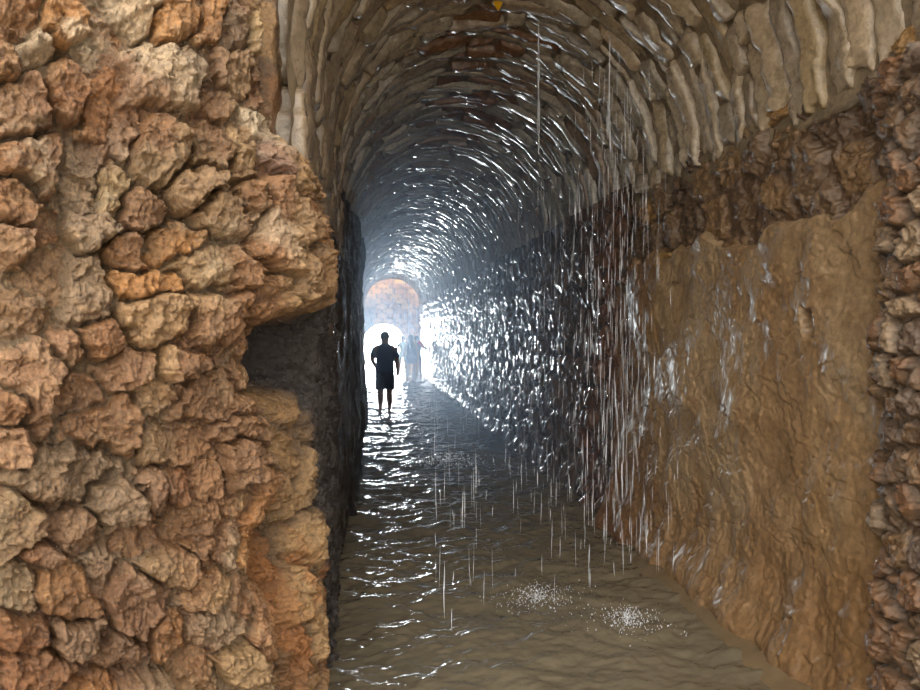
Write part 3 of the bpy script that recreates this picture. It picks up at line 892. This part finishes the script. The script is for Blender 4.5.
# ------------------------------------------------------------------ people
def skin_body(name, chains, mat, parent, root=0, sub=2):
    """chains: list of lists of (co, radius[, radius2]); equal coordinates are welded"""
    verts, rad, edges, key = [], [], [], {}
    for ch in chains:
        prev = None
        for it in ch:
            co, r = tuple(round(q, 4) for q in it[0]), it[1]
            r2 = it[2] if len(it) > 2 else r
            if co not in key:
                key[co] = len(verts); verts.append(co); rad.append((r, r2))
            i = key[co]
            if prev is not None and prev != i: edges.append((prev, i))
            prev = i
    me = bpy.data.meshes.new(name)
    me.from_pydata(verts, edges, [])
    o = bpy.data.objects.new(name, me); COL.objects.link(o)
    md = o.modifiers.new('Skin', 'SKIN'); md.branch_smoothing = 0.5; md.use_smooth_shade = True
    for k, sv in enumerate(me.skin_vertices[0].data):
        sv.radius = rad[k]
        sv.use_root = (k == root)
    ss = o.modifiers.new('Subsurf', 'SUBSURF'); ss.levels = sub; ss.render_levels = sub
    dg = bpy.context.evaluated_depsgraph_get()
    me2 = bpy.data.meshes.new_from_object(o.evaluated_get(dg))
    o.modifiers.clear(); o.data = me2; bpy.data.meshes.remove(me)
    me2.name = name
    for p_ in me2.polygons: p_.use_smooth = True
    me2.materials.clear(); me2.materials.append(mat)
    o.parent = parent
    return o


def loft(name, rings, mat, parent, n=28, wr=0.0, seed=0, thick=0.006):
    """rings: (cx, cy, cz, rx, ry); an open garment with thickness"""
    ang = np.linspace(0, 2 * math.pi, n, endpoint=False)
    V_ = []
    for (cx, cy, cz, rx, ry) in rings:
        k = 1 + wr * np.sin(ang * 5 + seed + cz * 9)
        V_.append(np.stack([cx + rx * k * np.cos(ang), cy + ry * k * np.sin(ang), np.full(n, cz)], -1))
    V_ = np.array(V_); m = len(rings)
    I_ = V_.copy()
    for a_, (cx, cy, cz, rx, ry) in enumerate(rings):
        I_[a_, :, 0] = cx + (V_[a_, :, 0] - cx) * (1 - thick / rx); I_[a_, :, 1] = cy + (V_[a_, :, 1] - cy) * (1 - thick / ry)
    allv = np.concatenate([V_, I_[::-1]], 0).reshape(-1, 3)
    M2 = 2 * m
    i = np.arange(M2)[:, None] * n; i2 = (np.arange(M2)[:, None] + 1) % M2 * n
    j = np.arange(n)[None, :]; j2 = (j + 1) % n
    f = np.stack([i + j, i + j2, i2 + j2, i2 + j], -1).reshape(-1, 4)
    return link_mesh(name, allv, f, mat, None, parent)


def hand_chains(w, d_, side, k=1.0):
    """a palm with four unequal bent fingers and a thumb from the wrist w, pointing along d_"""
    d_ = Vector(d_).normalized(); w = Vector(w)
    ref = Vector((0, 1, 0)) if abs(d_.y) < 0.8 else Vector((0, 0, 1))
    acr = d_.cross(ref).normalized()
    cur = acr.cross(d_).normalized()
    out = []
    palm = w + d_ * 0.045 * k
    out.append([(tuple(w), 0.024), (tuple(palm), 0.034, 0.018)])
    for q, L_ in zip((-1.5, -0.5, 0.5, 1.5), (0.065, 0.08, 0.085, 0.072)):
        b_ = palm + acr * q * 0.016 + d_ * 0.012
        e1 = b_ + d_ * L_ * 0.5 * k; e2 = e1 + (d_ * 0.8 + cur * 0.5 * side) * L_ * 0.5 * k
        out.append([(tuple(palm), 0.034, 0.018), (tuple(b_), 0.011), (tuple(e1), 0.009), (tuple(e2), 0.0075)])
    tb = w + d_ * 0.025 + acr * -0.03
    te = tb + (d_ * 0.7 - acr * 0.6) * 0.05
    out.append([(tuple(w), 0.024), (tuple(tb), 0.012), (tuple(te), 0.009)])
    return out


SKIN = simple_mat('sun_browned_skin', srgb(150, 104, 78), 0.5)
SKIN2 = simple_mat('fair_skin', srgb(200, 158, 132), 0.5)
HAIR = simple_mat('dark_hair', srgb(44, 34, 30), 0.5, 0.5, 0.3, 60)
NAVY = simple_mat('dark_blue_cloth', srgb(64, 88, 145), 0.8)
NAVY2 = simple_mat('darker_blue_cloth', srgb(48, 62, 100), 0.8)
GREYC = simple_mat('grey_blue_cloth', srgb(120, 124, 140), 0.8)
REDC = simple_mat('red_cloth', srgb(226, 44, 60), 0.7)
PALEC = simple_mat('pale_green_cloth', srgb(206, 220, 190), 0.8)
DARKG = simple_mat('dark_lens', srgb(30, 28, 28), 0.2)
EYE = simple_mat('eye_white', srgb(225, 220, 212), 0.3)


def person(label, loc, rz, H, arms, cloth, female=False, skin=SKIN, stance=0.1, group=None):
    """a standing figure H tall facing -Y before turning; arms = (left shoulder->hand joints, right ...) in units of H"""
    root = bpy.data.objects.new('person', None); COL.objects.link(root)
    root.location = loc; root.rotation_euler = (0, 0, rz)
    tag(root, label, 'person')
    sw = 0.118 if not female else 0.102       # half the shoulder width
    hw = 0.055 if not female else 0.058
    ww = 0.070 if not female else 0.058
    S = lambda x_, y_, z_: (x_ * H, y_ * H, z_ * H)
    pel = S(0, 0, .52); wai = S(0, 0.004, .61); che = S(0, 0.0, .72); nb = S(0, 0.006, .825); nk = S(0, 0.0, .862); hd0 = S(0, -0.006, .90); hd1 = S(0, -0.008, .945); hd2 = S(0, -0.004, .975)
    R = lambda r: r * H
    spine = [(pel, R(.098 if not female else .10), R(.07)), (wai, R(ww * 1.2), R(.06)), (che, R(.105 if not female else .09), R(.066)), (nb, R(.055), R(.045)), (nk, R(.040)), (hd0, R(.056), R(.060)), (hd1, R(.062), R(.068)), (hd2, R(.040), R(.048))]
    chains = [spine]
    for sd in (-1, 1):
        hip = S(sd * hw, 0, .49); kn = S(sd * (hw + stance * .25), -0.008, .275); an = S(sd * (hw + stance * .45), 0.010, .045)
        ca = S(sd * (hw + stance * .33), 0.012, .2)
        heel = S(sd * (hw + stance * .45), 0.022, .02); toe = S(sd * (hw + stance * .55), -0.075, .014); ball = S(sd * (hw + stance * .5), -0.04, .018)
        chains.append([(pel, 0, 0), (hip, R(.064)), (kn, R(.042)), (ca, R(.044)), (an, R(.026)), (ball, R(.022), R(.014)), (toe, R(.018), R(.011))])
        chains.append([(an, R(.02)), (heel, R(.018))])
    chains[1][0] = spine[0]; chains[3][0] = spine[0]
    for sd, jo in zip((1, -1), arms):
        sh = S(sd * sw, 0.004, .785); el, wr_ = S(*jo[0]), S(*jo[1])
        mid = tuple(a_ * .55 + b_ * .45 for a_, b_ in zip(el, wr_))
        chains.append([(nb, R(.055), R(.045)), (sh, R(.044)), (el, R(.032)), (mid, R(.030)), (wr_, R(.020))])
        dv = Vector(wr_) - Vector(el)
        chains += hand_chains(wr_, dv, sd, H / 1.75)
    body = skin_body('body', chains, skin, root)
    # face
    fy = -0.062 * H
    nose = bmesh.new()
    ret = bmesh.ops.create_icosphere(nose, subdivisions=2, radius=0.016 * H)
    for v_ in ret['verts']:
        v_.co.z *= 1.5; v_.co.x *= .65
        v_.co += Vector((0, fy, .92 * H))
    me = bpy.data.meshes.new('nose'); nose.to_mesh(me); nose.free(); me.materials.append(skin)
    o = bpy.data.objects.new('nose', me); COL.objects.link(o); o.parent = root
    for sd in (-1, 1):
        for nm, mt, cx, cy, cz, rx, ry, rz_ in (('eye', EYE, .018, -.056, .934, .008, .006, .005), ('ear', skin, .047, .002, .925, .006, .012, .018)):
            bm = bmesh.new()
            ret = bmesh.ops.create_icosphere(bm, subdivisions=2, radius=1)
            for v_ in ret['verts']:
                v_.co = Vector((v_.co.x * rx * H + sd * cx * H, v_.co.y * ry * H + cy * H, v_.co.z * rz_ * H + cz * H))
            me = bpy.data.meshes.new(nm); bm.to_mesh(me); bm.free(); me.materials.append(mt)
            o = bpy.data.objects.new(nm, me); COL.objects.link(o); o.parent = root
    bm = bmesh.new(); ret = bmesh.ops.create_icosphere(bm, subdivisions=2, radius=1)
    for v_ in ret['verts']:
        v_.co = Vector((v_.co.x * .017 * H, v_.co.y * .006 * H - .054 * H, v_.co.z * .005 * H + .893 * H))
    me = bpy.data.meshes.new('mouth'); bm.to_mesh(me); bm.free(); me.materials.append(simple_mat('lips', srgb(150, 84, 76), .4))
    o = bpy.data.objects.new('mouth', me); COL.objects.link(o); o.parent = root
    return root, S, H, sw, chains


def hair_cap(root, H, mat, back=0.0, drop=0.0):
    """a cap of hair over the skull; drop = how far it hangs down the back"""
    n, m = 32, 18
    V_ = []
    for i in range(m):
        t = i / (m - 1)
        ph = t * math.radians(118)
        for k in range(n):
            a_ = 2 * math.pi * k / n
            front = max(0.0, -math.sin(a_))
            p_ = min(ph, math.radians(118) - front * math.radians(62)) if ph > math.radians(118) - front * math.radians(62) else ph
            r = 1.0 + 0.03 * math.sin(a_ * 9 + t * 7)
            V_.append((0.060 * H * r * math.sin(p_) * math.cos(a_), 0.004 * H + 0.062 * H * r * math.sin(p_) * math.sin(a_), .938 * H + .066 * H * math.cos(p_)))
    V_ = np.array(V_)
    i = np.arange(m - 1)[:, None] * n; j = np.arange(n)[None, :]; j2 = (j + 1) % n
    f = np.stack([i + j, i + n + j, i + n + j2, i + j2], -1).reshape(-1, 4)
    o = link_mesh('hair', V_, f, mat, None, root)
    if drop:
        rings = []
        for q in np.linspace(0, 1, 12):
            w_ = 0.050 + 0.006 * math.sin(q * 3) - 0.026 * q ** 2
            rings.append((0.004 * math.sin(q * 4) * H, (0.034 + 0.028 * math.sin(min(q * 1.2, 1) * 1.5)) * H, (.95 - drop * q) * H, w_ * H, (0.030 - 0.014 * q) * H))
        loft('long_hair', rings, mat, root, wr=0.05, thick=0.012)
    return o


def pipe(name, pts, radii, mat, parent, n=16, thick=0.006, wr=0.03):
    """an open sleeve along a bent line"""
    pts = [Vector(p_) for p_ in pts]
    V_ = []
    for inner_ in (0, 1):
        rows = []
        for k, p_ in enumerate(pts):
            t_ = (pts[min(k + 1, len(pts) - 1)] - pts[max(k - 1, 0)]).normalized()
            a_ = t_.cross(Vector((0, 1, 0.01))).normalized(); b_ = t_.cross(a_).normalized()
            r_ = radii[k] - inner_ * thick
            rows.append([tuple(p_ + a_ * r_ * (1 + wr * math.sin(5 * q + k)) * math.cos(q) + b_ * r_ * math.sin(q)) for q in np.linspace(0, 2 * math.pi, n, endpoint=False)])
        V_ += rows if not inner_ else rows[::-1]
    V_ = np.array(V_); M2 = len(V_)
    i = np.arange(M2)[:, None] * n; i2 = (np.arange(M2)[:, None] + 1) % M2 * n
    j = np.arange(n)[None, :]; j2 = (j + 1) % n
    f = np.stack([i + j, i + j2, i2 + j2, i2 + j], -1).reshape(-1, 4)
    return link_mesh(name, V_.reshape(-1, 3), f, mat, None, parent)


def tee(root, S, H, sw, arms, mat, hem=.50, sleeve=.55, female=False):
    k = 1.0 if not female else 0.82
    rows = [(hem, .118, .078), (hem + .06, .114, .074), (.64, .112, .072), (.70, .118, .074), (.76, .124, .076), (.795, .116, .068), (.815, .094, .060), (.830, .068, .052), (.848, .048, .046)]
    if female:
        rows = [(hem, .112, .080), (.56, .100, .070), (.62, .084, .062), (.69, .096, .072), (.76, .108, .072), (.795, .108, .064), (.815, .092, .056), (.832, .066, .048), (.846, .046, .044)]
    o = loft('shirt', [(0, 0, z_ * H, a_ * H * (1.0 if not female else .96), b_ * H) for z_, a_, b_ in rows], mat, root, wr=.012)
    for sd, jo in zip((1, -1), arms):
        sh0 = Vector(S(sd * (sw - .035), 0.002, .80)); sh = Vector(S(sd * (sw + .002), 0.004, .772)); el = Vector(S(*jo[0]))
        e_ = sh.lerp(el, sleeve); md = sh.lerp(el, sleeve * .5)
        pipe('sleeve', [sh0, sh, md, e_], [.036 * H * k, .040 * H * k, .041 * H * k, .041 * H * k], mat, root)
    return o


def shorts(root, S, H, mat, top=.57, hem=.30, hw=.055, stance=.1, name='shorts', flare=.062):
    loft(name, [(0, 0, top * H, .094 * H, .066 * H), (0, 0, .53 * H, .104 * H, .072 * H), (0, 0, .475 * H, .116 * H, .076 * H)], mat, root)
    for sd in (-1, 1):
        loft('shorts_leg', [(sd * (hw + stance * .0) * H, 0, .50 * H, .060 * H, .070 * H), (sd * (hw + stance * .12) * H, -.003 * H, .40 * H, flare * H, .068 * H),
                            (sd * (hw + stance * .22) * H, -.006 * H, hem * H, flare * 1.03 * H, .066 * H)], mat, root, wr=.03)


# the man: seen from behind, walking towards the light (faces +Y)
arms = (((.158, 0.03, .66), (.118, .0, .565)), ((-.142, 0.015, .645), (-.152, -.02, .505)))
mp = at(385, 411, 14.8); mp[2] = -0.03
root, S, H, sw, _ = person('man seen from behind in dark blue shirt and long shorts, standing in the stream', (mp[0], 14.8, -0.03), math.pi, 1.74,
                           arms, NAVY, stance=.0)
tee(root, S, H, sw, arms, NAVY, hem=.50, sleeve=.8)
shorts(root, S, H, NAVY2, hem=.29, flare=.062, stance=.0)
hair_cap(root, H, HAIR)

# woman with long dark hair, from behind
armsw = (((.140, 0.01, .645), (.150, -.01, .50)), ((-.140, 0.01, .645), (-.150, -.01, .50)))
root, S, H, sw, _ = person('bather with long dark hair and short grey dress, seen from behind', (1.39, 23.6, -0.03), math.pi, 1.66, armsw, GREYC, female=True, skin=SKIN2, stance=.05)
tee(root, S, H, sw, armsw, GREYC, hem=.50, sleeve=.7, female=True)
loft('skirt', [(0, 0, .60 * H, .088 * H, .066 * H), (0, 0, .52 * H, .104 * H, .076 * H), (0, 0, .41 * H, .118 * H, .084 * H)], GREYC, root, wr=.03)
hair_cap(root, H, HAIR, drop=.24)

# her companion: half turned, arm stretched to the wall, red over the shoulder
armsc = (((.150, -.02, .66), (.150, -.07, .54)), ((-.172, -.09, .735), (-.235, -.17, .715)))
root, S, H, sw, _ = person('bather with a red cloth on the shoulder, one arm stretched to the wet wall', (1.64, 24.3, -0.03), math.pi, 1.62, armsc, GREYC, female=True, skin=SKIN, stance=.05)
tee(root, S, H, sw, armsc, GREYC, hem=.50, sleeve=.35, female=True)
loft('skirt', [(0, 0, .58 * H, .090 * H, .068 * H), (0, 0, .52 * H, .102 * H, .076 * H), (0, 0, .44 * H, .108 * H, .080 * H)], GREYC, root, wr=.03)
hair_cap(root, H, HAIR)
skin_body('shoulder_cloth', [[(S(-.02, .05, .875), .045 * H, .035 * H), (S(-.065, .055, .85), .075 * H, .05 * H), (S(-.11, .04, .80), .075 * H, .05 * H), (S(-.125, .03, .73), .05 * H, .035 * H)]], REDC, root)

# the one beyond, facing the tunnel, bleached by the light
armsb = (((.150, -.02, .66), (.155, -.06, .52)), ((-.150, -.01, .66), (-.155, -.04, .51)))
root, S, H, sw, _ = person('pale overexposed person in dark glasses facing the camera beyond the long haired bather', (1.33, 28.4, -0.03), 0.15, 1.62, armsb, PALEC, female=True, skin=SKIN2, stance=.06)
tee(root, S, H, sw, armsb, PALEC, hem=.50, sleeve=.5, female=True)
shorts(root, S, H, PALEC, hem=.40, flare=.058)
hair_cap(root, H, simple_mat('light_hair', srgb(190, 165, 125), .5))
gl = MB()
for sd in (-1, 1):
    ang = np.linspace(0, 2 * math.pi, 14, endpoint=False)
    for yy in (-.068, ):
        v_ = np.concatenate([np.stack([sd * .021 * H + .017 * H * np.cos(ang), np.full(14, y_ * H), .934 * H + .012 * H * np.sin(ang)], -1) for y_ in (-.070, -.064)])
        j = np.arange(14); j2 = (j + 1) % 14
        gl.add(v_, np.stack([j, j2, 14 + j2, 14 + j], -1))
        gl.add(v_[:14], np.array([(0, k, k + 1, k + 1) for k in range(1, 13)]))
gl.build('sunglasses', DARKG, root)

# ------------------------------------------------------------------ spray in the tunnel, with lens glare built in as haze
def haze(name, y0, y1, dens, label):
    bm = bmesh.new()
    ret = bmesh.ops.create_cube(bm, size=1)
    for v_ in bm.verts:
        v_.co = Vector((0.92 + v_.co.x * 2.6, (y0 + y1) / 2 + v_.co.y * (y1 - y0), 2.05 + v_.co.z * 4.0))
    me = bpy.data.meshes.new(name); bm.to_mesh(me); bm.free()
    m = bpy.data.materials.new(name); m.use_nodes = True
    nt = m.node_tree; nt.nodes.clear()
    out = nt.nodes.new('ShaderNodeOutputMaterial'); vs_ = nt.nodes.new('ShaderNodeVolumeScatter')
    vs_.inputs['Color'].default_value = (0.62, 0.78, 1.0, 1)
    vs_.inputs['Density'].default_value = dens
    vs_.inputs['Anisotropy'].default_value = 0.72
    nt.links.new(vs_.outputs[0], out.inputs['Volume'])
    me.materials.append(m)
    o = bpy.data.objects.new(name, me); COL.objects.link(o)
    tag(o, label, 'mist', kind='stuff')


haze('spray_glare_haze', 5.0, 14.3, 0.036, 'thin bluish haze of spray and added lens glare between the camera and the standing man')
haze('spray_glare_haze', 14.35, 24.6, 0.018, 'thin pale haze of spray and added lens glare around the bathers before the bright exit')

# ------------------------------------------------------------------ light: sky, brightest beyond the exit
wd = bpy.data.worlds.new('sky'); SC.world = wd; wd.use_nodes = True
nt = wd.node_tree; N, L = nt.nodes, nt.links
bg = N['Background']
tc = N.new('ShaderNodeTexCoord'); sep = N.new('ShaderNodeSeparateXYZ')
L.new(tc.outputs['Generated'], sep.inputs[0])
mr = N.new('ShaderNodeMapRange'); mr.interpolation_type = 'SMOOTHSTEP'
mr.inputs['From Min'].default_value = 0.3; mr.inputs['From Max'].default_value = 0.95
L.new(sep.outputs['Y'], mr.inputs['Value'])
# added bright lobe of sky, unseen behind the viewer's left, to rake the stones
dt = N.new('ShaderNodeVectorMath'); dt.operation = 'DOT_PRODUCT'
L.new(tc.outputs['Generated'], dt.inputs[0]); dt.inputs[1].default_value = Vector((-0.16, -0.80, 0.56)).normalized()
mc = N.new('ShaderNodeMapRange'); mc.interpolation_type = 'SMOOTHSTEP'
mc.inputs['From Min'].default_value = 0.62; mc.inputs['From Max'].default_value = 0.98
L.new(dt.outputs['Value'], mc.inputs['Value'])
AMB, BACK_LOBE, FRONT = 1.35, 6.2, 150.0
m0 = N.new('ShaderNodeMix'); m0.data_type = 'RGBA'
m0.inputs['A'].default_value = (1.0 * AMB, 0.97 * AMB, 0.92 * AMB, 1)
m0.inputs['B'].default_value = (1.0 * BACK_LOBE, 0.96 * BACK_LOBE, 0.88 * BACK_LOBE, 1)
L.new(mc.outputs['Result'], m0.inputs['Factor'])
mx = N.new('ShaderNodeMix'); mx.data_type = 'RGBA'
L.new(m0.outputs['Result'], mx.inputs['A'])
mx.inputs['B'].default_value = (0.76 * FRONT, 0.88 * FRONT, 1.0 * FRONT, 1)
L.new(mr.outputs['Result'], mx.inputs['Factor'])
L.new(mx.outputs['Result'], bg.inputs['Color'])
bg.inputs['Strength'].default_value = 1.0
wd.cycles.sampling_method = 'MANUAL'
wd.cycles.sample_map_resolution = 512

# the archway is where the sky's light comes in: tell the renderer (a portal gives no light itself)
ld = bpy.data.lights.new('archway_portal', 'AREA'); ld.shape = 'RECTANGLE'; ld.size = 1.8; ld.size_y = 2.1
ld.cycles.is_portal = True
lo = bpy.data.objects.new('archway_portal', ld); COL.objects.link(lo)
lo.location = (OC, FY + 0.72, 1.05); lo.rotation_euler = (-math.pi / 2, 0, 0)

SC.cycles.use_denoising = True
SC.cycles.max_bounces = 6
SC.cycles.volume_bounces = 0
SC.cycles.transparent_max_bounces = 12
SC.cycles.sample_clamp_indirect = 6.0
SC.view_settings.view_transform = 'Standard'
SC.view_settings.look = 'None'
SC.view_settings.exposure = 0.0
SC.view_settings.gamma = 1.0
SC.view_settings.use_curve_mapping = False
